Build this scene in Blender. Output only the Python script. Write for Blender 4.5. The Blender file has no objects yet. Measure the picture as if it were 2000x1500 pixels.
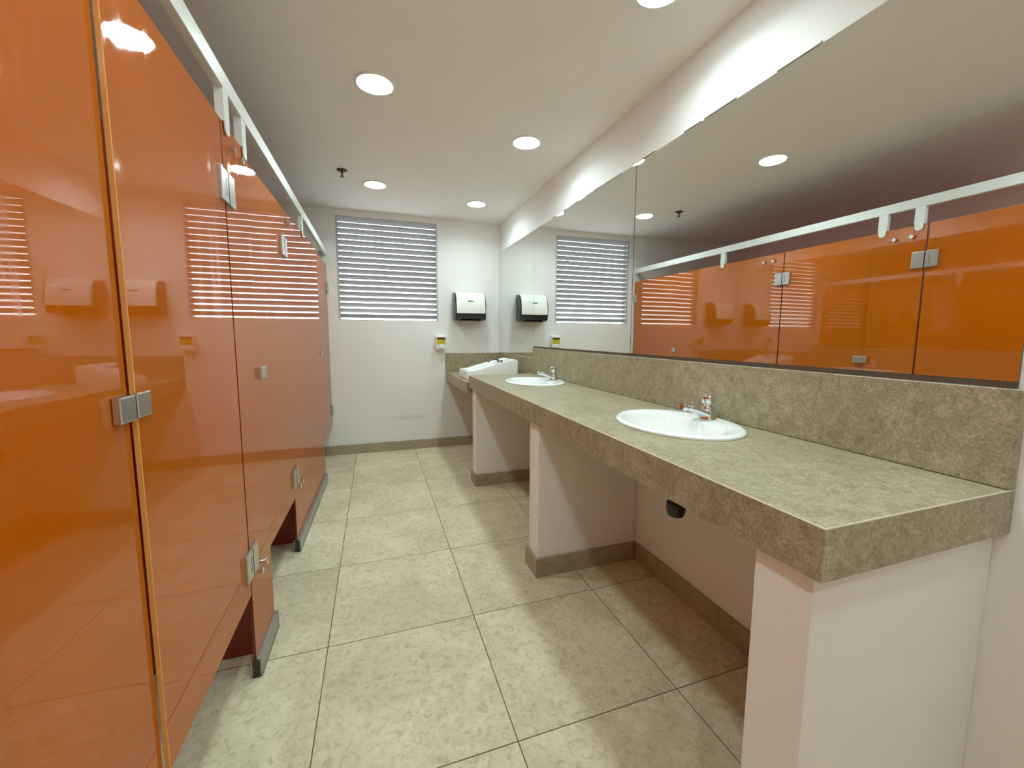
import bpy, bmesh, math, random
from mathutils import Vector, Matrix
from math import sin, cos, pi, radians

random.seed(4)
sc = bpy.context.scene
COL = sc.collection

# ------------------------------------------------------------------ camera
F_PX, CX, CY = 792.95, 999.73, 738.83
YAW, PITCH, ROLL, CAM_H = 0.3248, -0.1059, 0.0047, 1.2528
fw = Vector((sin(YAW)*cos(PITCH), cos(YAW)*cos(PITCH), sin(PITCH)))
rt0 = Vector((cos(YAW), -sin(YAW), 0)); up0 = rt0.cross(fw)
rt = rt0*cos(ROLL) + up0*sin(ROLL); up = -rt0*sin(ROLL) + up0*cos(ROLL)
cam_d = bpy.data.cameras.new('camera'); cam = bpy.data.objects.new('camera', cam_d); COL.objects.link(cam)
cam_d.sensor_width = 36.0; cam_d.lens = F_PX/2000*36.0
cam_d.shift_x = (1000-CX)/2000; cam_d.shift_y = (CY-750)/2000
cam_d.clip_start = 0.02
M3 = Matrix((rt, up, -fw)).transposed()
cam.matrix_world = Matrix.Translation((0, 0, CAM_H)) @ M3.to_4x4()
sc.camera = cam

# ------------------------------------------------------------------ world, exposure
w = bpy.data.worlds.new('overcast_daylight'); sc.world = w; w.use_nodes = True
bg = w.node_tree.nodes['Background']
_nt = w.node_tree; _tc = _nt.nodes.new('ShaderNodeTexCoord'); _sp = _nt.nodes.new('ShaderNodeSeparateXYZ'); _rp = _nt.nodes.new('ShaderNodeValToRGB')
_nt.links.new(_tc.outputs['Generated'], _sp.inputs[0]); _mr = _nt.nodes.new('ShaderNodeMapRange'); _mr.inputs[1].default_value = -1; _mr.inputs[2].default_value = 1
_nt.links.new(_sp.outputs[2], _mr.inputs[0]); _nt.links.new(_mr.outputs[0], _rp.inputs['Fac'])      # overcast sky above, grey yard below the horizon
_e = _rp.color_ramp.elements; _e[0].position = 0.44; _e[0].color = (0.17, 0.175, 0.18, 1); _e[1].position = 0.51; _e[1].color = (0.93, 0.97, 1.0, 1)
_nt.links.new(_rp.outputs['Color'], bg.inputs['Color']); bg.inputs['Strength'].default_value = 7.0
sc.view_settings.view_transform = 'Standard'; sc.view_settings.look = 'None'
sc.view_settings.exposure = 0.10; sc.view_settings.gamma = 1.0; sc.view_settings.use_curve_mapping = False
LAMP_STRENGTH = 30.0
BULB_POWER = 4.6
LAMP_COLOR = (0.80, 1.0, 1.0)
sc.cycles.max_bounces = 14; sc.cycles.diffuse_bounces = 7; sc.cycles.glossy_bounces = 9
sc.cycles.use_denoising = True
sc.cycles.sample_clamp_indirect = 6.0
sc.cycles.caustics_reflective = True

# ------------------------------------------------------------------ dimensions
XR, XL, YB, YF, H = 1.366, -2.05, 4.497, -1.45, 2.487
ZG0, ZG1 = 0.325, 1.932          # stall glass bottom of doors / top
XC, ZT, ZB = 0.753, 0.911, 0.807 # counter

# ------------------------------------------------------------------ materials
def new_mat(name):
    m = bpy.data.materials.new(name); m.use_nodes = True
    nt = m.node_tree; b = nt.nodes['Principled BSDF']
    return m, nt, b
def N(nt, t, **kw):
    n = nt.nodes.new(t)
    for k, v in kw.items():
        if hasattr(n, k): setattr(n, k, v)
        else: n.inputs[k.replace('_', ' ')].default_value = v
    return n
def pos(nt, scale=(1,1,1)):
    g = N(nt, 'ShaderNodeNewGeometry'); m = N(nt, 'ShaderNodeMapping'); m.inputs['Scale'].default_value = scale
    nt.links.new(g.outputs['Position'], m.inputs['Vector']); return m.outputs['Vector']
def noise(nt, vec, scale, detail=4, rough=0.6, dist=0.0):
    n = N(nt, 'ShaderNodeTexNoise'); n.inputs['Scale'].default_value = scale; n.inputs['Detail'].default_value = detail
    n.inputs['Roughness'].default_value = rough; n.inputs['Distortion'].default_value = dist
    nt.links.new(vec, n.inputs['Vector']); return n.outputs['Fac']
def ramp(nt, fac, stops):
    r = N(nt, 'ShaderNodeValToRGB'); e = r.color_ramp.elements
    while len(e) < len(stops): e.new(0.5)
    for el, (p, c) in zip(e, stops): el.position = p; el.color = (*c, 1) if len(c) == 3 else c
    nt.links.new(fac, r.inputs['Fac']); return r.outputs['Color']
def mix(nt, fac, a, b, mode='MIX'):
    m = N(nt, 'ShaderNodeMix', data_type='RGBA', blend_type=mode)
    for s, v in ((m.inputs[0], fac), (m.inputs[6], a), (m.inputs[7], b)):
        if hasattr(v, 'node'): nt.links.new(v, s)
        else: s.default_value = v if not isinstance(v, tuple) or len(v) != 3 else (*v, 1)
    return m.outputs[2]
def math_n(nt, op, a, b=0.0, c=None):
    m = N(nt, 'ShaderNodeMath', operation=op)
    for s, v in zip(m.inputs, (a, b, c)):
        if v is None: continue
        if hasattr(v, 'node'): nt.links.new(v, s)
        else: s.default_value = v
    return m.outputs[0]
def bump(nt, b, h, strength, dist=0.01):
    n = N(nt, 'ShaderNodeBump'); n.inputs['Strength'].default_value = strength; n.inputs['Distance'].default_value = dist
    nt.links.new(h, n.inputs['Height']); nt.links.new(n.outputs['Normal'], b.inputs['Normal'])
def plain(name, col, rough=0.5, metal=0.0, spec=0.5):
    m, nt, b = new_mat(name)
    b.inputs['Base Color'].default_value = (*col, 1); b.inputs['Roughness'].default_value = rough
    b.inputs['Metallic'].default_value = metal; b.inputs['Specular IOR Level'].default_value = spec
    v = pos(nt); f = noise(nt, v, 60, 3); c = mix(nt, f, tuple(x*0.95 for x in col), tuple(min(1, x*1.05) for x in col))
    nt.links.new(c, b.inputs['Base Color'])
    return m

def wall_paint(name, col, scuff=False):
    m, nt, b = new_mat(name)
    v = pos(nt); f = noise(nt, v, 2.2, 5, 0.6)
    c = ramp(nt, f, [(0.3, tuple(x*0.955 for x in col)), (0.7, col)])
    if scuff:   # two grey rubbed marks low on the back wall
        g = N(nt, 'ShaderNodeNewGeometry'); s = N(nt, 'ShaderNodeSeparateXYZ'); nt.links.new(g.outputs['Position'], s.inputs[0])
        dx = math_n(nt, 'MULTIPLY', math_n(nt, 'SUBTRACT', s.outputs[0], 0.35), 4.0)
        dz = math_n(nt, 'MULTIPLY', math_n(nt, 'SUBTRACT', s.outputs[2], 0.355), 26.0)
        d = math_n(nt, 'ADD', math_n(nt, 'POWER', dx, 2.0), math_n(nt, 'POWER', math_n(nt, 'ABSOLUTE', dz), 2.0))
        k = math_n(nt, 'MULTIPLY', math_n(nt, 'SUBTRACT', 1.0, math_n(nt, 'MINIMUM', d, 1.0)), noise(nt, pos(nt, (14, 14, 14)), 1.0, 3))
        c = mix(nt, math_n(nt, 'MULTIPLY', k, 0.55), c, (0.42, 0.40, 0.40))
    nt.links.new(c, b.inputs['Base Color']); b.inputs['Roughness'].default_value = 0.62
    b.inputs['Specular IOR Level'].default_value = 0.3
    bump(nt, b, noise(nt, v, 160, 4), 0.10, 0.004)
    return m
M_wall = wall_paint('white_wall_paint', (0.85, 0.84, 0.815))
M_wallb = wall_paint('white_wall_paint_scuffed', (0.85, 0.84, 0.815), True)
M_stallwall = wall_paint('pink_bounce_tinted_wall_paint', (0.84, 0.60, 0.55))  # light bounced off the orange glass is tinted into this wall colour
M_ceil = wall_paint('white_ceiling_paint', (0.90, 0.885, 0.855))

def tile_mat():
    m, nt, b = new_mat('beige_porcelain_tile')
    g = N(nt, 'ShaderNodeNewGeometry'); s = N(nt, 'ShaderNodeSeparateXYZ'); nt.links.new(g.outputs['Position'], s.inputs[0])
    dist = []; cells = []
    for k, o in ((0, -0.2146), (1, 1.0659)):
        u = math_n(nt, 'DIVIDE', math_n(nt, 'SUBTRACT', s.outputs[k], o - 60), 0.6)
        fr = math_n(nt, 'FRACT', u); cells.append(math_n(nt, 'FLOOR', u))
        dist.append(math_n(nt, 'MULTIPLY', math_n(nt, 'SUBTRACT', 0.5, math_n(nt, 'ABSOLUTE', math_n(nt, 'SUBTRACT', fr, 0.5))), 0.6))
    d = math_n(nt, 'MINIMUM', dist[0], dist[1])
    grout = math_n(nt, 'LESS_THAN', d, 0.0018)
    cell = N(nt, 'ShaderNodeCombineXYZ'); nt.links.new(cells[0], cell.inputs[0]); nt.links.new(cells[1], cell.inputs[1])
    wn = N(nt, 'ShaderNodeTexWhiteNoise'); nt.links.new(cell.outputs[0], wn.inputs['Vector'])
    vv = N(nt, 'ShaderNodeVectorMath', operation='MULTIPLY_ADD'); nt.links.new(wn.outputs['Color'], vv.inputs[0])
    vv.inputs[1].default_value = (7, 7, 7); nt.links.new(g.outputs['Position'], vv.inputs[2]); v = vv.outputs[0]
    big = noise(nt, v, 3.0, 6, 0.62, 0.6); sm = noise(nt, v, 38, 6, 0.7, 0.8)
    c = ramp(nt, big, [(0.28, (0.60, 0.51, 0.34)), (0.5, (0.74, 0.66, 0.47)), (0.74, (0.85, 0.78, 0.59))])
    c = mix(nt, 0.55, c, ramp(nt, sm, [(0.34, (0.42, 0.36, 0.27)), (0.47, (0.84, 0.81, 0.76)), (0.62, (1, 1, 1))]), 'MULTIPLY')
    tone = math_n(nt, 'ADD', math_n(nt, 'MULTIPLY', wn.outputs['Value'], 0.06), 0.95)
    tc = N(nt, 'ShaderNodeCombineXYZ')
    for i in range(3): nt.links.new(tone, tc.inputs[i])
    c = mix(nt, 1.0, c, tc.outputs[0], 'MULTIPLY')
    c = mix(nt, grout, c, (0.13, 0.095, 0.055))
    nt.links.new(c, b.inputs['Base Color'])
    r = math_n(nt, 'ADD', math_n(nt, 'MULTIPLY', sm, 0.25), 0.34); nt.links.new(r, b.inputs['Roughness'])
    h = math_n(nt, 'SUBTRACT', noise(nt, v, 26, 8, 0.75, 1.2), math_n(nt, 'MULTIPLY', grout, 0.8))
    bump(nt, b, h, 0.6, 0.008)
    return m
M_tile = tile_mat()

def stone(name, a, bcol, c3, joint=None):
    m, nt, b = new_mat(name)
    v = pos(nt); big = noise(nt, v, 4.5, 6, 0.6, 0.8); fine = noise(nt, v, 150, 6, 0.8, 0.5); mid = noise(nt, v, 26, 5, 0.7, 1.0)
    c = ramp(nt, mid, [(0.18, a), (0.5, bcol), (0.84, c3)])
    c = mix(nt, 0.85, c, ramp(nt, fine, [(0.32, (0.36, 0.33, 0.27)), (0.5, (0.88, 0.87, 0.84)), (0.68, (1.32, 1.29, 1.2))]), 'MULTIPLY')
    c = mix(nt, 0.6, c, ramp(nt, big, [(0.3, (0.78, 0.76, 0.73)), (0.7, (1.12, 1.12, 1.1))]), 'MULTIPLY')
    nt.links.new(c, b.inputs['Base Color'])
    nt.links.new(math_n(nt, 'ADD', math_n(nt, 'MULTIPLY', big, 0.25), 0.28), b.inputs['Roughness'])
    bump(nt, b, fine, 0.08, 0.003)
    return m
M_stone = stone('grey_brown_stone', (0.22, 0.18, 0.11), (0.385, 0.335, 0.225), (0.55, 0.49, 0.35))
M_base = stone('beige_skirting_tile', (0.36, 0.30, 0.21), (0.43, 0.37, 0.27), (0.49, 0.43, 0.33))

def orange_glass():
    m, nt, b = new_mat('orange_back_painted_glass')
    v = pos(nt, (1, 1, 0.12)); st = noise(nt, v, 22, 5, 0.65, 0.3)
    v2 = pos(nt); cl = noise(nt, v2, 1.4, 4)
    c = mix(nt, cl, (0.58, 0.140, 0.002), (0.65, 0.165, 0.003))
    nt.links.new(c, b.inputs['Base Color'])
    nt.links.new(ramp(nt, st, [(0.48, (0.006,)*3), (0.68, (0.10,)*3)]), b.inputs['Roughness'])
    b.inputs['IOR'].default_value = 2.2
    b.inputs['Specular IOR Level'].default_value = 0.5
    tr = N(nt, 'ShaderNodeBsdfTranslucent'); tr.inputs['Color'].default_value = (0.92, 0.34, 0.15, 1)   # tinted, lets some light into the stalls
    mx = N(nt, 'ShaderNodeMixShader'); mx.inputs[0].default_value = 0.30
    out = nt.nodes['Material Output']; nt.links.new(b.outputs[0], mx.inputs[1]); nt.links.new(tr.outputs[0], mx.inputs[2]); nt.links.new(mx.outputs[0], out.inputs['Surface'])
    return m
M_glass = orange_glass()
M_gedge = plain('glass_edge_amber_lit', (0.80, 0.36, 0.10), 0.12)  # nearest full door's edge, the light it catches put into the colour
M_part = plain('shade_darkened_partition_glass', (0.26, 0.030, 0.010), 0.08)  # same orange glass, stall shade darkened into its colour
M_gdark = plain('glass_edge_seam_shade', (0.16, 0.022, 0.006), 0.2)  # other pane edges, shade of the seam gaps put into the colour
M_chrome = plain('polished_chrome', (0.74, 0.76, 0.79), 0.09, 1.0)
M_steel = plain('brushed_stainless', (0.60, 0.58, 0.55), 0.30, 1.0)
M_shoe = plain('satin_aluminium_shoe', (0.40, 0.40, 0.38), 0.42, 0.7)
M_rail = plain('white_powder_coat', (0.80, 0.80, 0.77), 0.35)
M_ceramic = plain('white_ceramic', (0.86, 0.88, 0.87), 0.06)
M_black = plain('black_plastic', (0.012, 0.012, 0.014), 0.35)
M_dark = plain('dark_smoked_plastic', (0.022, 0.027, 0.027), 0.2)
M_tap = plain('dull_dark_chrome', (0.10, 0.10, 0.12), 0.25, 0.8)
M_white = plain('white_gloss_plastic', (0.84, 0.85, 0.80), 0.16)
M_soap = plain('yellow_soap_window', (0.50, 0.46, 0.02), 0.12)
M_soapd = plain('brown_soap_window', (0.09, 0.045, 0.02), 0.2)
M_slat = plain('pale_aluminium_louvre', (0.33, 0.34, 0.345), 0.45)
M_frame = plain('grey_aluminium_frame', (0.46, 0.46, 0.45), 0.4)
M_caulk_shade = plain('dark_brown_sealant_and_shade', (0.085, 0.055, 0.035), 0.6)  # sealant joint, also the painted ledge shade under the mirrors
M_paper = plain('tan_paper_towel', (0.66, 0.56, 0.45), 0.8)
M_iron = plain('dark_bronze_metal', (0.07, 0.055, 0.05), 0.35, 0.7)
M_logo = plain('grey_printed_mark', (0.16, 0.17, 0.17), 0.4)
M_ring = plain('white_lamp_trim', (0.85, 0.85, 0.83), 0.4)

def mirror_mat():
    m, nt, b = new_mat('silvered_mirror')
    v = pos(nt); f = noise(nt, v, 3, 2)
    c = mix(nt, f, (0.86, 0.885, 0.865), (0.88, 0.90, 0.885)); nt.links.new(c, b.inputs['Base Color'])
    b.inputs['Metallic'].default_value = 1.0; b.inputs['Roughness'].default_value = 0.0
    return m
M_mirror = mirror_mat()
M_medge = plain('green_mirror_edge', (0.06, 0.08, 0.07), 0.3)

def lamp_mat():
    m, nt, b = new_mat('lit_lamp_diffuser')
    b.inputs['Base Color'].default_value = (0.9, 0.9, 0.88, 1)
    b.inputs['Emission Color'].default_value = (*LAMP_COLOR, 1); b.inputs['Emission Strength'].default_value = LAMP_STRENGTH
    return m
M_lamp = lamp_mat()

# ------------------------------------------------------------------ mesh helpers
def box(bm, x0, x1, y0, y1, z0, z1, mi=0):
    vs = [bm.verts.new(p) for p in ((x0,y0,z0),(x1,y0,z0),(x1,y1,z0),(x0,y1,z0),(x0,y0,z1),(x1,y0,z1),(x1,y1,z1),(x0,y1,z1))]
    fs = [bm.faces.new([vs[i] for i in q]) for q in ((0,3,2,1),(4,5,6,7),(0,1,5,4),(1,2,6,5),(2,3,7,6),(3,0,4,7))]
    for f in fs: f.material_index = mi
    return vs, fs
def bevel(bm, geom_edges, r, seg=2):
    bmesh.ops.bevel(bm, geom=geom_edges, offset=r, segments=seg, affect='EDGES', profile=0.5, clamp_overlap=True)
def bbox(x0, x1, y0, y1, z0, z1, r=0.002, seg=2):
    bm = bmesh.new(); box(bm, x0, x1, y0, y1, z0, z1)
    if r: bevel(bm, bm.edges[:], r, seg)
    return bm
def lathe(bm, prof, cen=(0,0,0), axis='Z', n=40, sx=1.0, sy=1.0, mi=0):
    rings = []
    for r, h in prof:
        ring = []
        for i in range(n):
            a = 2*pi*i/n; p = (r*cos(a)*sx, r*sin(a)*sy, h)
            if axis == 'X': p = (h, r*cos(a), r*sin(a))
            if axis == 'Y': p = (r*sin(a), h, r*cos(a))
            ring.append(bm.verts.new((p[0]+cen[0], p[1]+cen[1], p[2]+cen[2])))
        rings.append(ring)
    for a, b in zip(rings, rings[1:]):
        for i in range(n):
            f = bm.faces.new((a[i], a[(i+1)%n], b[(i+1)%n], b[i])); f.material_index = mi
    for ring, rev in ((rings[0], True), (rings[-1], False)):
        f = bm.faces.new(ring[::-1] if rev else ring); f.material_index = mi
def tube(bm, pts, rad, n=16, flat=1.0):
    pts = [Vector(p) for p in pts]; rads = rad if isinstance(rad, (list, tuple)) else [rad]*len(pts)
    rings = []
    for i, p in enumerate(pts):
        t = (pts[min(i+1, len(pts)-1)] - pts[max(i-1, 0)]).normalized()
        s = t.cross(Vector((0, 0, 1)))
        if s.length < 1e-3: s = Vector((0, 1, 0))
        s.normalize(); u = s.cross(t).normalized()
        rings.append([bm.verts.new(p + (s*cos(2*pi*k/n) + u*sin(2*pi*k/n)*flat)*rads[i]) for k in range(n)])
    for a, b in zip(rings, rings[1:]):
        for i in range(n): bm.faces.new((a[i], a[(i+1)%n], b[(i+1)%n], b[i]))
    bm.faces.new(rings[0][::-1]); bm.faces.new(rings[-1])
def prism(bm, pts, axis, a0, a1):
    """outline pts (two coords) extruded along axis"""
    def P(u, v, a): return {'X': (a, u, v), 'Y': (u, a, v), 'Z': (u, v, a)}[axis]
    A = [bm.verts.new(P(u, v, a0)) for u, v in pts]; B = [bm.verts.new(P(u, v, a1)) for u, v in pts]
    n = len(pts); bm.faces.new(A[::-1]); bm.faces.new(B)
    for i in range(n): bm.faces.new((A[i], A[(i+1)%n], B[(i+1)%n], B[i]))
def obj(name, bm, mats, parent=None, smooth=False, loc=None):
    """link a bmesh (in world coordinates) as one mesh object, origin at its parent's base"""
    bmesh.ops.recalc_face_normals(bm, faces=bm.faces[:])
    me = bpy.data.meshes.new(name); o = bpy.data.objects.new(name, me); COL.objects.link(o)
    org = Vector((0, 0, 0))
    if loc is not None: org = Vector(loc)
    elif parent is not None: org = wloc(parent)
    else:
        xs = [v.co for v in bm.verts]
        org = Vector(((min(c.x for c in xs)+max(c.x for c in xs))/2, (min(c.y for c in xs)+max(c.y for c in xs))/2, min(c.z for c in xs)))
    bmesh.ops.translate(bm, verts=bm.verts[:], vec=-org)
    bm.to_mesh(me); bm.free()
    for m in (mats if isinstance(mats, (list, tuple)) else [mats]): me.materials.append(m)
    if smooth:
        for p in me.polygons: p.use_smooth = True
        me.set_sharp_from_angle(angle=radians(38))
    o['org'] = tuple(org)
    if parent is not None:
        o.parent = parent; o.location = org - wloc(parent)
    else: o.location = org
    return o
def wloc(o): return Vector(o['org'])
def thing(name, label, cat, loc, group=None):
    o = bpy.data.objects.new(name, None); COL.objects.link(o); o.location = loc; o['org'] = tuple(loc)
    o.empty_display_size = 0.05
    return tag(o, label, cat, group)
def tag(o, label, cat, group=None):
    o['label'] = label; o['category'] = cat
    if group: o['group'] = group
    return o
def struct(name, bm, mats, parent=None, smooth=False):
    o = obj(name, bm, mats, parent, smooth)
    if parent is None: o['kind'] = 'structure'
    return o
def copy_tree(o, parent=None):
    c = o.copy(); COL.objects.link(c); c.parent = parent
    for ch in [x for x in o.children]: copy_tree(ch, c)
    return c

# ------------------------------------------------------------------ room shell
T = 0.12
WX0, WX1, WZ0, WZ1 = -0.335, 0.662, 1.397, 2.425      # window opening
struct('floor', bbox(XL-T, XR+T, YF-T, YB+T, -0.1, 0.0, 0), M_tile)
struct('ceiling', bbox(XL-T, XR+T, YF-T, YB+T, H, H+0.1, 0), M_ceil)
bm = bmesh.new()
box(bm, XL-T, WX0, YB, YB+T, 0, H); box(bm, WX1, XR+T, YB, YB+T, 0, H)
box(bm, WX0, WX1, YB, YB+T, 0, WZ0); box(bm, WX0, WX1, YB, YB+T, WZ1, H)
bmesh.ops.remove_doubles(bm, verts=bm.verts[:], dist=1e-5)
struct('wall_back', bm, M_wallb)
struct('wall_right', bbox(XR, XR+T, YF, YB, 0, H, 0), M_wall)
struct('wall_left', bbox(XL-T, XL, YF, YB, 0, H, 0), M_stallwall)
struct('wall_front', bbox(XL-T, XR+T, YF-T, YF, 0, H, 0), M_wall)

# skirting
bm = bmesh.new(); box(bm, XL, XR-0.016, YB-0.014, YB, 0.0, 0.10); bevel(bm, [e for e in bm.edges], 0.0015, 1)
struct('baseboard_back', bm, M_base)
for nm, (ya, yb) in (('baseboard_right', (0.64, 1.822)), ('baseboard_right', (1.998, 3.168)), ('baseboard_right', (3.346, YB-0.014))):
    bm = bmesh.new(); y = ya
    while y < yb - 1e-4:
        y2 = min(y + 0.6, yb); box(bm, XR-0.016, XR, y + 0.0008, y2 - 0.0008, 0.0, 0.10); y = y2
    struct(nm, bm, M_base)

# louvred window
win = bpy.data.objects.new('window_1', None); COL.objects.link(win); win.location = ((WX0+WX1)/2, YB+0.03, WZ0); win['org'] = tuple(win.location); win['kind'] = 'structure'
bm = bmesh.new(); fw_ = 0.014
box(bm, WX0, WX0+fw_, YB-0.004, YB+0.075, WZ0, WZ1); box(bm, WX1-fw_, WX1, YB-0.004, YB+0.075, WZ0, WZ1)
box(bm, WX0, WX1, YB+0.005, YB+0.075, WZ1-0.010, WZ1); box(bm, WX0, WX1, YB+0.005, YB+0.075, WZ0, WZ0+0.008)
obj('window_frame', bm, M_frame, win)
bm = bmesh.new(); NS = 18; pitch = (WZ1-WZ0-0.012)/NS
for k in range(NS):
    zt_ = WZ0 + 0.008 + pitch*(k+1) - 0.002
    pr = []
    for i in range(7):
        t = i/6; pr.append((YB+0.010+0.052*t, zt_ - 0.038*(t**1.15)))
    pts = pr + [(y_+0.0008, z_+0.0022) for y_, z_ in pr[::-1]]
    prism(bm, pts, 'X', WX0+fw_-0.002, WX1-fw_+0.002)
obj('louvre_slats', bm, M_slat, win, smooth=True)

# ------------------------------------------------------------------ lamps and sprinkler
def downlight(x, y, label):
    t = thing('ceiling_downlight', label, 'ceiling light', (x, y, H-0.012), 'round ceiling downlights')
    bm = bmesh.new()
    lathe(bm, [(0.080, H-0.0005), (0.096, H-0.0005), (0.0955, H-0.004), (0.088, H-0.008), (0.080, H-0.006)], (x, y, 0), n=48)
    bm.faces.ensure_lookup_table()
    for f in [f for f in bm.faces if len(f.verts) > 4]: bm.faces.remove(f)
    obj('trim_ring', bm, M_ring, t, smooth=True)
    bm = bmesh.new(); lathe(bm, [(0.081, H-0.0006), (0.081, H-0.007), (0.070, H-0.0105), (0.04, H-0.012), (0.002, H-0.0125)], (x, y, 0), n=48)
    obj('diffuser', bm, M_lamp, t, smooth=True)
    ld = bpy.data.lights.new('downlight_beam', 'AREA'); ld.energy = BULB_POWER; ld.color = LAMP_COLOR
    ld.shape = 'DISK'; ld.size = 0.155; ld.spread = radians(152)
    lo = bpy.data.objects.new('downlight_beam', ld); COL.objects.link(lo); lo.parent = t; lo.location = (0, 0, -0.0012)
    return t
downlight(0.038, 2.255, 'large round ceiling downlight left of centre, nearest one fully in view')
downlight(0.962, 2.585, 'round ceiling downlight beside the long mirror, between two others along that wall')
downlight(0.040, 3.687, 'small round ceiling downlight beside the sprinkler and above the window')
downlight(0.950, 3.895, 'smallest round ceiling downlight, nearest the corner above the towel dispenser')
downlight(1.000, 1.330, 'round ceiling downlight cut off by the top edge of the photo')
downlight(0.038, 0.82, 'round ceiling downlight overhead, outside the view above the doors')
downlight(0.980, 0.05, 'round ceiling downlight overhead, outside the view above the counter end')
downlight(0.038, -0.62, 'round ceiling downlight behind the viewer')

downlight(-1.500, 1.25, 'added round ceiling downlight, unseen, inside the stall behind the nearest full door')  # unseen downlights added in the stalls to brighten the ceiling over them
downlight(-1.300, 0.30, 'added round ceiling downlight, unseen, inside the stall behind the leftmost panel')
downlight(-1.300, -0.70, 'added round ceiling downlight, unseen, inside the stall beside the viewer')

sx_, sy_ = -0.197, 3.458
t = thing('fire_sprinkler', 'small dark fire sprinkler head hanging from the white ceiling near the window', 'sprinkler', (sx_, sy_, H-0.06))
bm = bmesh.new(); lathe(bm, [(0.012, H), (0.036, H), (0.038, H-0.003), (0.030, H-0.009), (0.012, H-0.011)], (sx_, sy_, 0), n=32); obj('escutcheon', bm, M_iron, t, smooth=True)
bm = bmesh.new(); lathe(bm, [(0.008, H-0.01), (0.008, H-0.022), (0.005, H-0.026), (0.004, H-0.046), (0.006, H-0.048)], (sx_, sy_, 0), n=20)
for s in (-1, 1): tube(bm, [(sx_+s*0.006, sy_, H-0.024), (sx_+s*0.012, sy_, H-0.034), (sx_+s*0.004, sy_, H-0.048)], 0.0016, 8)
obj('body', bm, M_iron, t, smooth=True)
bm = bmesh.new(); lathe(bm, [(0.004, H-0.047), (0.016, H-0.049), (0.016, H-0.051), (0.003, H-0.053)], (sx_, sy_, 0), n=24); obj('deflector', bm, M_iron, t, smooth=True)

# ------------------------------------------------------------------ stall front
GT = 0.010
def pane(name, ya, xa, yb, xb, z0, z1, parent, edge=None):
    """glass sheet whose corridor face runs from (xa,ya) to (xb,yb)"""
    bm = bmesh.new(); d = Vector((xb-xa, yb-ya, 0)).normalized(); n = Vector((-d.y, d.x, 0))
    pts = [Vector((xa, ya, 0)), Vector((xb, yb, 0)), Vector((xb, yb, 0)) + n*GT, Vector((xa, ya, 0)) + n*GT]
    A = [bm.verts.new((p.x, p.y, z0)) for p in pts]; B = [bm.verts.new((p.x, p.y, z1)) for p in pts]
    fs = [bm.faces.new(A[::-1]), bm.faces.new(B)]
    for i in range(4): fs.append(bm.faces.new((A[i], A[(i+1)%4], B[(i+1)%4], B[i])))
    bevel(bm, bm.edges[:], 0.0011, 1)
    bm.normal_update()
    for f in bm.faces:
        f.material_index = 0 if abs(f.normal.dot(n)) > 0.9 else 1
    return obj(name, bm, [M_glass, edge or M_gdark], parent)
def plate(name, y, z, wy, hz, xf, parent, mat=None, d=0.016, slope=0.0, back=True, y_shift=0):
    """small metal plate clamped on the glass, front face at xf+d"""
    bm = bmesh.new(); box(bm, xf+0.0004, xf+d, y-wy/2, y+wy/2, z-hz/2, z+hz/2)
    bevel(bm, [e for e in bm.edges if all(v.co.x > xf+d-1e-4 for v in e.verts)], 0.0025, 2)
    if back: box(bm, xf-GT-0.006, xf-GT-0.0004, y-wy/2, y+wy/2, z-hz/2, z+hz/2)
    return obj(name, bm, mat or M_steel, parent)
def hinge(y, z, xf, parent, wy=0.128, hz=0.100, wall=False):
    """glass hinge: two leaves meeting at the seam y and a knuckle notch"""
    t = bmesh.new(); d = 0.013; hw = wy/2
    for s in ((-1,) if wall else (-1, 1)):
        a, b_ = (y-hw, y-0.0015) if s < 0 else (y+0.0015, y+hw)
        n0 = len(t.edges); box(t, xf+0.0004, xf+d, a, b_, z-hz/2, z+hz/2)
        t.edges.ensure_lookup_table()
        bevel(t, [e for e in t.edges[n0:] if all(v.co.x > xf+d-1e-4 for v in e.verts)], 0.003, 2)
        box(t, xf-GT-0.008, xf-GT-0.0004, a, b_, z-hz/2, z+hz/2)
    h = obj('hinge', t, M_steel, parent)
    k = bmesh.new(); w2 = 0.024
    for (a, b_, c, e) in ((y-w2, y-w2+0.0015, z-0.024, z+0.024), (y-w2, y, z+0.0225, z+0.024), (y-w2, y, z-0.024, z-0.0225), (y-0.002, y+0.002, z-hz/2, z+hz/2)):
        box(k, xf+d-0.001, xf+d+0.0006, a, b_, c, e)
    obj('hinge_gap', k, M_black, h)
    return h
def bolt(y, z, xf, parent):
    bm = bmesh.new(); r = 0.016
    pts = [(y, z-r), (y+r, z), (y, z+r), (y-r, z)]
    prism(bm, pts, 'X', xf+0.009, xf+0.019); bevel(bm, bm.edges[:], 0.0015, 1)
    lathe(bm, [(0.007, xf+0.0003), (0.007, xf+0.010)], (0, y, z), 'X', 14)
    return obj('bolt', bm, M_chrome, parent)
def shoe(ya, xa, yb, xb, parent):
    bm = bmesh.new(); d = Vector((xb-xa, yb-ya, 0)).normalized(); n = Vector((-d.y, d.x, 0))
    for off0, off1, z0, z1 in ((-0.016, -0.0008, 0.0, 0.070), (GT+0.0008, GT+0.010, 0.0, 0.070), (-0.016, GT+0.010, 0.0, 0.010)):
        pts = [Vector((xa, ya, 0))+n*off0, Vector((xb, yb, 0))+n*off0, Vector((xb, yb, 0))+n*off1, Vector((xa, ya, 0))+n*off1]
        prism(bm, [(p.x, p.y) for p in pts], 'Z', z0, z1)
    o = obj('floor_shoe', bm, M_shoe, parent)
    for (yy, xx) in ((ya, xa), ):
        k = bmesh.new(); box(k, xx-GT-0.004, xx+0.010, yy-0.003, yy-0.0002, 0.002, 0.068)
        obj('end_cap', k, M_iron, o)
    return o

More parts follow.
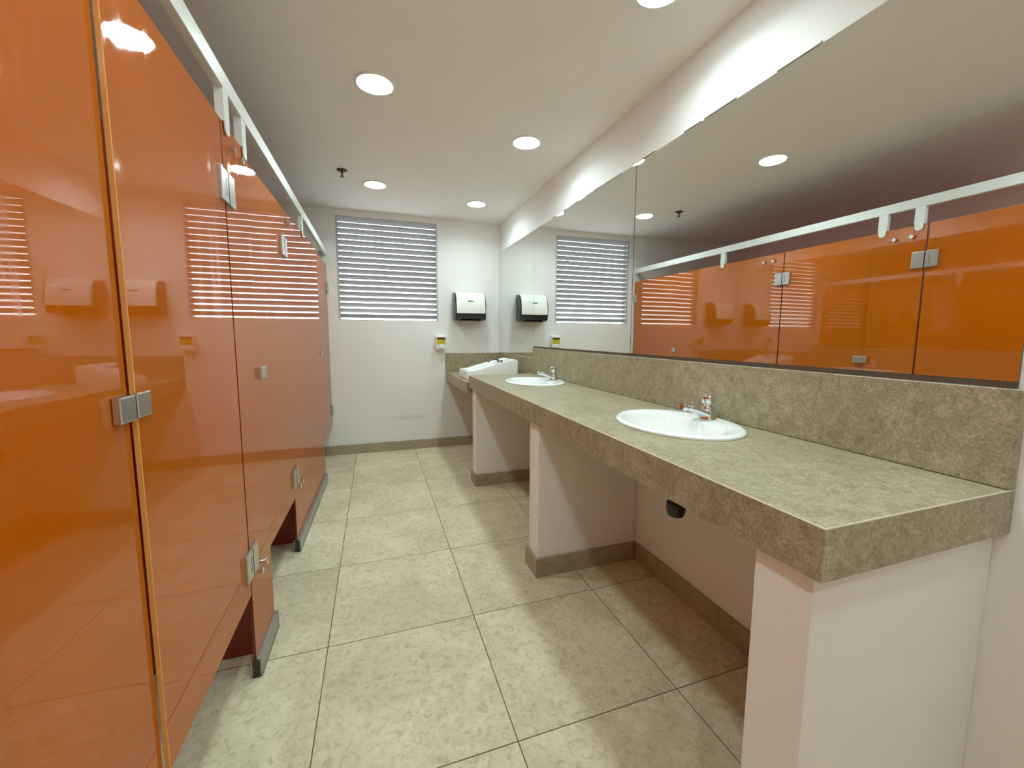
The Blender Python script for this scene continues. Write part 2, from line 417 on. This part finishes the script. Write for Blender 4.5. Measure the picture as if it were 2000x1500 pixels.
# nearest fixed panel (P0), turned a little so its far edge stands proud
p0 = thing('stall_panel', 'orange glass fixed panel at the left edge, between the two nearest doors', 'stall panel', (-0.455, 0.80, 0), 'orange glass fixed panels of the stall front')
pane('glass_panel', 0.643, -0.4600, 0.9595, -0.4505, 0.012, ZG1, p0); shoe(0.643, -0.4600, 0.9595, -0.4505, p0)
plate('strike_plate', 0.9345, 1.112, 0.050, 0.049, -0.4505, p0, d=0.0135)
d0 = thing('stall_door', 'orange glass stall door at the bottom left corner, only its far edge in view', 'stall door', (-0.46, 0.33, 0), 'orange glass stall doors')
pane('glass_panel', 0.02, -0.4570, 0.636, -0.4500, ZG0, ZG1, d0)
hinge(0.640, 1.72, -0.4500, d0); hinge(0.640, 0.445, -0.4500, d0)
p00 = thing('stall_panel', 'orange glass fixed panel beside the viewer, outside the photo', 'stall panel', (-0.455, -0.3, 0), 'orange glass fixed panels of the stall front')
pane('glass_panel', YF, -0.4600, 0.014, -0.4600, 0.012, ZG1, p00)

d1 = thing('stall_door', 'large nearest orange glass stall door with tarnished latch, reflecting a ceiling light', 'stall door', (-0.444, 1.27, 0), 'orange glass stall doors')
pane('glass_panel', 0.963, -0.4390, 1.582, -0.4435, ZG0, ZG1, d1, M_gedge)
plate('latch_plate', 0.9845, 1.114, 0.047, 0.049, -0.4390, d1, d=0.005)
hinge(1.5865, 1.72, -0.4435, d1); hinge(1.5865, 0.447, -0.4435, d1)

p1 = thing('stall_panel', 'narrow orange glass fixed panel with floor shoe, right of the nearest full door', 'stall panel', (-0.444, 1.73, 0), 'orange glass fixed panels of the stall front')
pane('glass_panel', 1.591, -0.4435, 1.868, -0.4425, 0.012, ZG1, p1); shoe(1.590, -0.4435, 1.868, -0.4425, p1)
for y in (1.660, 1.748): bolt(y, 1.866, -0.4432, p1)
for y in (1.672, 1.742): bolt(y, 0.365, -0.4432, p1)

d2 = thing('stall_door', 'middle orange glass stall door with small latch, between the narrow and the wide fixed panels', 'stall door', (-0.452, 2.18, 0), 'orange glass stall doors')
pane('glass_panel', 1.873, -0.4620, 2.497, -0.4530, ZG0, ZG1, d2)
plate('latch_plate', 1.880, 1.098, 0.086, 0.046, -0.4425, d2, d=0.014)
hinge(2.5015, 1.72, -0.4530, d2); hinge(2.5015, 0.447, -0.4530, d2)

p2 = thing('stall_panel', 'wide orange glass fixed panel with floor shoe, nearest the window wall', 'stall panel', (-0.449, 3.10, 0), 'orange glass fixed panels of the stall front')
pane('glass_panel', 2.506, -0.4560, 3.700, -0.4300, 0.012, ZG1, p2); shoe(2.506, -0.4560, 3.700, -0.4300, p2)
for y in (2.590, 2.675): bolt(y, 1.875, -0.4540, p2)
for y in (2.590, 2.670): bolt(y, 0.365, -0.4540, p2)

d3 = thing('stall_door', 'farthest orange glass stall door, hinged on the window wall', 'stall door', (-0.44, 4.1, 0), 'orange glass stall doors')
pane('glass_panel', 3.705, -0.4380, YB-0.006, -0.4380, ZG0, ZG1, d3)
plate('latch_plate', 3.712, 1.100, 0.060, 0.046, -0.4360, d3, d=0.014)
for z in (1.72, 0.480): hinge(YB-0.001, z, -0.4380, d3, wy=0.13, wall=True)

# cross partitions behind the fixed panels
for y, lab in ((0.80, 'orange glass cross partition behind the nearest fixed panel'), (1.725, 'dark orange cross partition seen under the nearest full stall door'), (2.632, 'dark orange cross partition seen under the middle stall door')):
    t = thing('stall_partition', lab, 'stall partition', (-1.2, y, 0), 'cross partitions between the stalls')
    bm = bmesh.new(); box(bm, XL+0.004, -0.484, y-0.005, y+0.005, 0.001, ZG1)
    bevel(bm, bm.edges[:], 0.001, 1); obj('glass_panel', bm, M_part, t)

# header rail with drop brackets
RX0, RX1, RZ0, RZ1 = -0.4625, -0.4355, 2.036, 2.094
rail = thing('header_rail', 'long white square rail running above the orange stall doors to the window wall', 'rail', (-0.456, 1.5, RZ0))
obj('rail_tube', bbox(RX0, RX1, YF+0.002, YB-0.012, RZ0, RZ1, 0.0015, 1), M_rail, rail)
obj('wall_flange', bbox(RX0-0.006, RX1+0.006, YB-0.012, YB-0.0005, RZ0-0.006, RZ1+0.006, 0.001, 1), M_rail, rail)
for y in (0.72, 0.88, 1.632, 1.822, 3.112):
    bm = bmesh.new(); box(bm, RX0+0.001, RX1-0.001, y-0.025, y+0.025, ZG1+0.002, RZ0)
    b_ = obj('drop_bracket', bm, M_rail, rail)
    for side in (0, 1):
        xx = (RX1-0.0045, RX1-0.0005) if side == 0 else (RX0+0.0005, RX0+0.0045)
        if side == 1 and False: continue
        pts = [(y-0.021, ZG1+0.02), (y+0.021, ZG1+0.02)] + [(y+0.021*cos(a), ZG1-0.014-0.021*sin(a)) for a in [pi*i/12 for i in range(13)]]
        bm = bmesh.new(); prism(bm, pts, 'X', *xx)
        obj('clamp_tongue', bm, M_rail, b_)

# ------------------------------------------------------------------ counters
def ellipse_pts(cx, cy, a, b, n=56): return [(cx+a*cos(2*pi*i/n), cy+b*sin(2*pi*i/n)) for i in range(n)]
SINKS = [(1.100, 1.268), (1.100, 2.745)]
SA, SB = 0.208, 0.262            # outer half sizes across / along
def worktop():
    bm = bmesh.new(); box(bm, XC, XR-0.001, 0.477, 3.400, ZB, ZT)
    bevel(bm, [e for e in bm.edges if all(v.co.z > ZT-1e-4 for v in e.verts) or (abs(e.verts[0].co.z-e.verts[1].co.z) > 0.05 and e.verts[0].co.x < 1)], 0.0025, 2)
    me = bpy.data.meshes.new('w'); bm.to_mesh(me); bm.free(); me.materials.append(M_stone); a = bpy.data.objects.new('w', me); COL.objects.link(a)
    bm = bmesh.new()
    for cx, cy in SINKS: prism(bm, ellipse_pts(cx, cy, SA-0.022, SB-0.022), 'Z', ZB-0.05, ZT+0.05)
    bmesh.ops.recalc_face_normals(bm, faces=bm.faces[:])
    mc = bpy.data.meshes.new('c'); bm.to_mesh(mc); bm.free(); c = bpy.data.objects.new('c', mc); COL.objects.link(c)
    m = a.modifiers.new('b', 'BOOLEAN'); m.object = c; m.operation = 'DIFFERENCE'; m.solver = 'EXACT'
    dg = bpy.context.evaluated_depsgraph_get(); ev = a.evaluated_get(dg)
    out = bmesh.new(); out.from_mesh(ev.to_mesh()); ev.to_mesh_clear()
    bpy.data.objects.remove(a); bpy.data.objects.remove(c)
    out.normal_update()
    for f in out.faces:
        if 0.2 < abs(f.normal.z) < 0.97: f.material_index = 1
    return out
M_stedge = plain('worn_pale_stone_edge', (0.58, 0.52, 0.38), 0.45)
van = thing('vanity_counter', 'long grey-brown stone vanity counter with two oval sinks under the mirror', 'counter', (1.06, 1.95, 0))
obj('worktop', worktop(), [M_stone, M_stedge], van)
obj('backsplash', bbox(XR-0.027, XR-0.001, 0.477, 3.400, ZT+0.0008, 1.138, 0.0015, 1), M_stone, van)
obj('joint_line', bbox(XR-0.029, XR-0.0268, 0.48, 3.396, ZT-0.0001, ZT+0.0022, 0), M_caulk_shade, van)
for i, (ya, yb, skirt) in enumerate(((0.500, 0.624, 1), (1.853, 1.982, 1), (3.198, 3.330, 1))):
    bm = bmesh.new(); box(bm, 0.770, XR-0.001, ya, yb, 0.0, ZB-0.0003); bevel(bm, [e for e in bm.edges if abs(e.verts[0].co.z-e.verts[1].co.z) > 0.3], 0.004, 2)
    s = obj('support_wall', bm, M_wall, van, smooth=True)
    bm = bmesh.new(); e = 0.015
    box(bm, 0.770-e, 0.7699, ya-e, yb+e, 0.0, 0.098); box(bm, 0.770, XR-0.001, ya-e, ya-0.0002, 0.0, 0.098); box(bm, 0.770, XR-0.001, yb+0.0002, yb+e, 0.0, 0.098)
    if i: obj('baseboard', bm, M_base, s)
    else: bm.free()

LZ0, LZ1, LX = 0.750, 0.848, 0.737
low = thing('low_counter', 'short lower stone counter in the far corner, carrying the slanted basin', 'counter', (1.05, 3.95, LZ0))
obj('worktop', bbox(LX, XR-0.001, 3.4015, YB-0.001, LZ0, LZ1, 0.002, 2), M_stone, low)
obj('backsplash', bbox(XR-0.027, XR-0.001, 3.4015, YB-0.022, LZ1+0.0005, 1.052, 0.0015, 1), M_stone, low)
obj('backsplash', bbox(LX, XR-0.001, YB-0.0215, YB-0.001, LZ1+0.0005, 1.052, 0.0015, 1), M_stone, low)

# ------------------------------------------------------------------ mirrors
def mirror(ya, yb, z0, z1, label, rot=0.0):
    bm = bmesh.new(); x1 = XR-0.0006; x0 = 1.3600
    _, fs = box(bm, x0, x1, ya, yb, z0, z1)
    for f in fs: f.material_index = 0 if abs(f.calc_center_median().x-x0) < 1e-5 else 1
    t = obj('wall_mirror', bm, [M_mirror, M_medge])
    tag(t, label, 'mirror', 'frameless mirror panes along the right wall')
    return t
mirror(3.4325, YB-0.004, 1.060, 2.174, 'narrow frameless mirror pane nearest the corner, reaching down to the low counter')
mirror(1.9585, 3.4295, 1.154, 2.172, 'frameless mirror pane reflecting the louvred window, above the farther oval sink')
mirror(0.494, 1.9535, 1.154, 2.170, 'widest-looking frameless mirror pane, at the right edge, reflecting orange doors')
o = struct('mirror_ledge_shade', bbox(XR-0.006, XR-0.0006, 0.494, 3.4295, 1.1385, 1.1535, 0), M_caulk_shade)  # dark strip standing for the ledge's reflection and shadow below the mirrors
# crumbling sealant along the top edge of the mirrors
bm = bmesh.new(); y = 0.50
while y < 4.45:
    L = random.uniform(0.03, 0.20)
    if random.random() < 0.72:
        z = 2.170 + random.uniform(-0.003, 0.002); h_ = random.uniform(0.003, 0.009)
        box(bm, XR-0.009, XR-0.0005, y, min(y+L*0.9, 4.47), z+0.0045, z+0.0045+h_)
    y += L
struct('trim_2', bm, M_wall)

# ------------------------------------------------------------------ oval sinks
def sup(theta, a, b, e=2.0):
    c, s = cos(theta), sin(theta)
    return (a*math.copysign(abs(c)**(2/e), c), b*math.copysign(abs(s)**(2/e), s))
def oval_sink(cx, cy, label):
    t = thing('oval_sink', label, 'sink', (cx, cy, ZT), 'white oval drop-in sinks')
    bm = bmesh.new(); n = 72
    # (half x, half y, centre shift x, z, exponent)
    prof = [(SA-0.026, SB-0.026, 0, -0.03, 2), (SA-0.012, SB-0.012, 0, 0.0004, 2), (SA, SB, 0, 0.0006, 2), (SA+0.001, SB+0.001, 0, 0.007, 2), (SA-0.005, SB-0.005, 0, 0.013, 2), (SA-0.013, SB-0.013, 0, 0.0150, 2),
            (SA-0.030, SB-0.030, -0.004, 0.0125, 2.0), (SA-0.052, SB-0.042, -0.020, 0.0110, 2.1), (SA-0.058, SB-0.048, -0.024, 0.008, 2.1),
            (SA-0.066, SB-0.058, -0.027, -0.012, 2.1), (SA-0.078, SB-0.078, -0.028, -0.060, 2.1), (SA-0.105, SB-0.120, -0.022, -0.105, 2.0),
            (0.055, 0.075, -0.010, -0.132, 2), (0.024, 0.024, -0.005, -0.140, 2), (0.022, 0.022, -0.005, -0.150, 2)]
    rings = []
    for a, b, dx, dz, e in prof:
        rings.append([bm.verts.new((cx+dx+sup(2*pi*i/n, a, b, e)[0], cy+sup(2*pi*i/n, a, b, e)[1], ZT+dz)) for i in range(n)])
    # flatten the bowl's back edge to leave a tap deck
    for k in range(7, 12):
        for v in rings[k]:
            lim = cx + 0.098 - 0.012*(k-7)
            if v.co.x > lim: v.co.x = lim + (v.co.x-lim)*0.12
    # outer shell of the bowl
    outer = [(0.030, 0.030, -0.005, -0.152), (0.068, 0.088, -0.010, -0.146), (SA-0.092, SB-0.108, -0.022, -0.118), (SA-0.064, SB-0.064, -0.024, -0.065)]
    for a, b, dx, dz in outer:
        rings.append([bm.verts.new((cx+dx+a*cos(2*pi*i/n)*(1 if cos(2*pi*i/n) < 0 else 0.9), cy+b*sin(2*pi*i/n), ZT+dz)) for i in range(n)])
    for a, b in zip(rings, rings[1:]+rings[:1]):
        for i in range(n): bm.faces.new((a[i], a[(i+1)%n], b[(i+1)%n], b[i]))
    obj('basin', bm, M_ceramic, t, smooth=True)
    bm = bmesh.new(); lathe(bm, [(0.021, ZT-0.1485), (0.0215, ZT-0.1415), (0.017, ZT-0.140), (0.004, ZT-0.144)], (cx-0.005, cy, 0), n=28); obj('drain', bm, M_chrome, t, smooth=True)
    bm = bmesh.new(); z0 = 0.552
    lathe(bm, [(0.020, z0), (0.031, z0+0.006), (0.036, z0+0.026), (0.036, z0+0.055), (0.030, z0+0.062), (0.030, z0+0.085), (0.016, z0+0.09), (0.016, ZT-0.153)], (cx-0.005, cy-0.03, 0), n=30)
    tube(bm, [(cx-0.005, cy-0.03, 0.70), (XR-0.12, cy-0.03, 0.70), (XR-0.001, cy-0.03, 0.70)], 0.015, 14)
    obj('bottle_trap', bm, M_black, t, smooth=True)
    return t
oval_sink(*SINKS[0], 'nearer white oval drop-in sink, large in front with a black trap showing below')
oval_sink(*SINKS[1], 'farther white oval drop-in sink on the stone counter, beside the low corner basin')

def faucet(cx, cy, label):
    """push-button pillar tap with a rising spout, standing on the sink deck"""
    zb = ZT + 0.0125; bx = cx + 0.150
    t = thing('faucet', label, 'faucet', (bx, cy, zb), 'chrome push taps on the sink decks')
    bm = bmesh.new()
    lathe(bm, [(0.033, zb), (0.033, zb+0.004), (0.030, zb+0.012), (0.027, zb+0.028), (0.023, zb+0.042), (0.020, zb+0.052), (0.014, zb+0.055)], (bx, cy, 0), n=32)
    obj('body', bm, M_chrome, t, smooth=True)
    bm = bmesh.new(); lathe(bm, [(0.013, zb+0.0545), (0.014, zb+0.060), (0.022, zb+0.064), (0.026, zb+0.080), (0.025, zb+0.091), (0.017, zb+0.098), (0.003, zb+0.100)], (bx-0.002, cy, 0), n=32)
    obj('push_knob', bm, M_chrome, t, smooth=True)
    bm = bmesh.new()
    pts = [(bx+0.022, cy, zb+0.009), (bx, cy, zb+0.018), (bx-0.035, cy, zb+0.030), (bx-0.070, cy, zb+0.043), (bx-0.098, cy, zb+0.052), (bx-0.112, cy, zb+0.052)]
    tube(bm, pts, [0.024, 0.027, 0.025, 0.021, 0.019, 0.016], 20, flat=0.66)
    obj('spout', bm, M_chrome, t, smooth=True)
    bm = bmesh.new(); tube(bm, [(bx-0.104, cy, zb+0.050), (bx-0.120, cy, zb+0.056), (bx-0.128, cy, zb+0.057)], [0.0125, 0.0135, 0.0115], 20)
    obj('aerator', bm, M_chrome, t, smooth=True)
    return t
faucet(SINKS[0][0], SINKS[0][1]-0.005, 'chrome push tap on the nearer oval sink')
faucet(SINKS[1][0], SINKS[1][1]-0.005, 'chrome push tap on the farther oval sink')

# ------------------------------------------------------------------ slanted basin on the low counter
bx0, bx1, by0, by1 = 0.772, 1.262, 3.550, 3.905
bs = thing('slanted_basin', 'white ceramic basin with sloping deck and sides, on the low corner counter', 'sink', (1.01, 3.73, LZ1))
def top_z(x):      # side profile of the rim
    s = (x-bx0)/(bx1-bx0)
    if s < 0.16: return 0.930 + 0.004*s/0.16
    if s > 0.92: return 1.018 + 0.010 - 0.010*((s-0.92)/0.08)**2
    return 0.934 + 0.094*((s-0.16)/0.76)**0.92
bm = bmesh.new(); ns = 26; cols = []
for i in range(ns+1):
    x = bx0 + (bx1-bx0)*i/ns; z = top_z(x); s = i/ns
    inset = 0.045*max(0, (s-0.62)/0.38)**2 + 0.016*max(0, (0.06-s)/0.06)     # corners round off
    ya, yb = by0+inset*0.35, by1-inset*0.35
    wall = 0.022
    dep = 0.0
    if 0.07 < s < 0.94:
        q = (s-0.07)/0.87; dep = 0.062*min(1, q/0.10)*(1 if q < 0.5 else max(0.16, 1-(q-0.5)/0.22))
        dep = max(dep, 0.006)
    row = [(ya, LZ1+0.0006), (ya, z-0.008), (ya+0.003, z-0.002), (ya+0.009, z), (ya+wall, z-0.001), (ya+wall+0.010, z-dep*0.75), (ya+wall+0.04, z-dep), ((ya+yb)/2, z-dep*1.04),
           (yb-wall-0.04, z-dep), (yb-wall-0.010, z-dep*0.75), (yb-wall, z-0.001), (yb-0.009, z), (yb-0.003, z-0.002), (yb, z-0.008), (yb, LZ1+0.0006)]
    cols.append([bm.verts.new((x, y, max(zz, LZ1+0.0006))) for y, zz in row])
for a, b in zip(cols, cols[1:]):
    for k in range(len(a)-1): bm.faces.new((a[k], a[k+1], b[k+1], b[k]))
    bm.faces.new((a[-1], a[0], b[0], b[-1]))
bm.faces.new(cols[0]); bm.faces.new(cols[-1])
bo = obj('basin', bm, M_ceramic, bs, smooth=True)
mb = bo.modifiers.new('rounded_rim', 'BEVEL'); mb.width = 0.012; mb.segments = 4; mb.limit_method = 'ANGLE'; mb.angle_limit = radians(50)
bm = bmesh.new(); lathe(bm, [(0.018, 0.885), (0.019, 0.8885), (0.012, 0.889), (0.002, 0.887)], (0.915, 3.728, 0), n=24); obj('drain', bm, M_chrome, bs, smooth=True)
fb = thing('faucet', 'small dark two-handled tap on the slanted basin in the corner', 'faucet', (1.12, 3.72, 1.0))
zf = 0.992
bm = bmesh.new(); tube(bm, [(1.125, 3.655, zf+0.008), (1.125, 3.785, zf+0.008)], 0.006, 12, ); obj('body', bm, M_chrome, fb, smooth=True)
for y in (3.662, 3.778):
    bm = bmesh.new(); lathe(bm, [(0.010, zf-0.004), (0.007, zf+0.010), (0.012, zf+0.015), (0.011, zf+0.024), (0.004, zf+0.026)], (1.128, y, 0), n=18); obj('handle', bm, M_tap, fb, smooth=True)
bm = bmesh.new(); tube(bm, [(1.125, 3.72, zf+0.004), (1.105, 3.72, zf+0.026), (1.06, 3.72, zf+0.030), (1.02, 3.72, zf+0.012), (1.012, 3.72, zf)], [0.006, 0.006, 0.0055, 0.0055, 0.005], 14); obj('spout', bm, M_tap, fb, smooth=True)
# supply stubs against the back tiles above the basin
for y, x, lab in ((YB-0.030, 1.250, 'left of two thin yellowish tubes rising behind the slanted basin'), (YB-0.030, 1.292, 'right of two thin yellowish tubes rising behind the slanted basin')):
    bm = bmesh.new(); tube(bm, [(x-0.006, y, LZ1+0.001), (x-0.003, y, 0.95), (x+0.004, y, 1.045)], 0.004, 10)
    tag(obj('supply_tube', bm, plain('yellow_brass', (0.55, 0.42, 0.16), 0.35, 0.6)), lab, 'pipe', 'thin tubes in the corner')

# ------------------------------------------------------------------ dispensers on the back wall
t = thing('paper_towel_dispenser', 'white and black paper towel dispenser on the wall right of the window', 'dispenser', (0.985, YB, 1.41))
def yz(d, z): return (YB-d, z)
X0, X1 = 0.824, 1.160
prof = [(0.001, 1.412), (0.135, 1.412), (0.155, 1.425), (0.168, 1.49), (0.166, 1.56), (0.155, 1.63), (0.132, 1.675), (0.095, 1.705), (0.001, 1.715)]
bm = bmesh.new(); prism(bm, [yz(*p) for p in prof], 'X', X0, X1); bevel(bm, [e for e in bm.edges if abs(e.verts[0].co.x-e.verts[1].co.x) < 1e-5], 0.010, 3)
obj('housing', bm, M_dark, t, smooth=True)
cov = [(0.150, 1.484), (0.174, 1.484), (0.175, 1.50), (0.172, 1.565), (0.161, 1.637), (0.137, 1.683), (0.098, 1.713), (0.012, 1.723), (0.012, 1.70), (0.09, 1.69), (0.13, 1.66), (0.148, 1.60)]
bm = bmesh.new(); prism(bm, [yz(*p) for p in cov], 'X', X0+0.012, X1-0.010); bevel(bm, [e for e in bm.edges if abs(e.verts[0].co.x-e.verts[1].co.x) < 1e-5], 0.007, 3)
obj('front_cover', bm, M_white, t, smooth=True)
bm = bmesh.new()
for i, (x, w_) in enumerate(((0.958, 0.007), (0.967, 0.006), (0.975, 0.007), (0.984, 0.006), (0.992, 0.007), (1.001, 0.006), (1.009, 0.007))):
    box(bm, x, x+w_, YB-0.1700, YB-0.1678, 1.609, 1.619)
obj('printed_mark', bm, M_logo, t)
bm = bmesh.new(); box(bm, X0+0.06, X1-0.06, YB-0.155, YB-0.05, 1.402, 1.4118)
obj('outlet_slot', bm, M_black, t)
bm = bmesh.new(); n = 8; A = []; B = []
for i in range(n+1):
    u = i/n; x = X0+0.075 + 0.17*u; dz = 0.020*sin(pi*u)
    A.append([bm.verts.new((x, YB-0.120+k, 1.410)) for k in (0, 0.002)]); B.append([bm.verts.new((x, YB-0.112+k, 1.400-dz)) for k in (0, 0.002)])
for i in range(n):
    for q in ((A[i][0], A[i+1][0], B[i+1][0], B[i][0]), (A[i][1], A[i+1][1], B[i+1][1], B[i][1]), (B[i][0], B[i+1][0], B[i+1][1], B[i][1])): bm.faces.new(q)
obj('paper_towel', bm, M_paper, t)

t = thing('soap_dispenser', 'small white soap dispenser with yellow window, on the wall beside the counter end', 'dispenser', (0.678, YB, 1.09))
bm = bmesh.new(); box(bm, 0.626, 0.733, YB-0.078, YB-0.0005, 1.092, 1.248)
bevel(bm, [e for e in bm.edges if not all(v.co.y > YB-0.01 for v in e.verts)], 0.010, 3)
obj('housing', bm, M_white, t, smooth=True)
obj('window', bbox(0.634, 0.725, YB-0.081, YB-0.0775, 1.152, 1.200, 0.001, 1), M_soap, t)
obj('window', bbox(0.634, 0.725, YB-0.081, YB-0.0775, 1.2005, 1.226, 0.001, 1), M_soapd, t)
bm = bmesh.new(); lathe(bm, [(0.024, YB-0.078), (0.024, YB-0.088), (0.017, YB-0.094), (0.003, YB-0.095)], (0.682, 0, 1.122), 'Y', 26)
obj('push_button', bm, M_rail, t, smooth=True)

for o in COL.objects:
    if 'org' in o: del o['org']
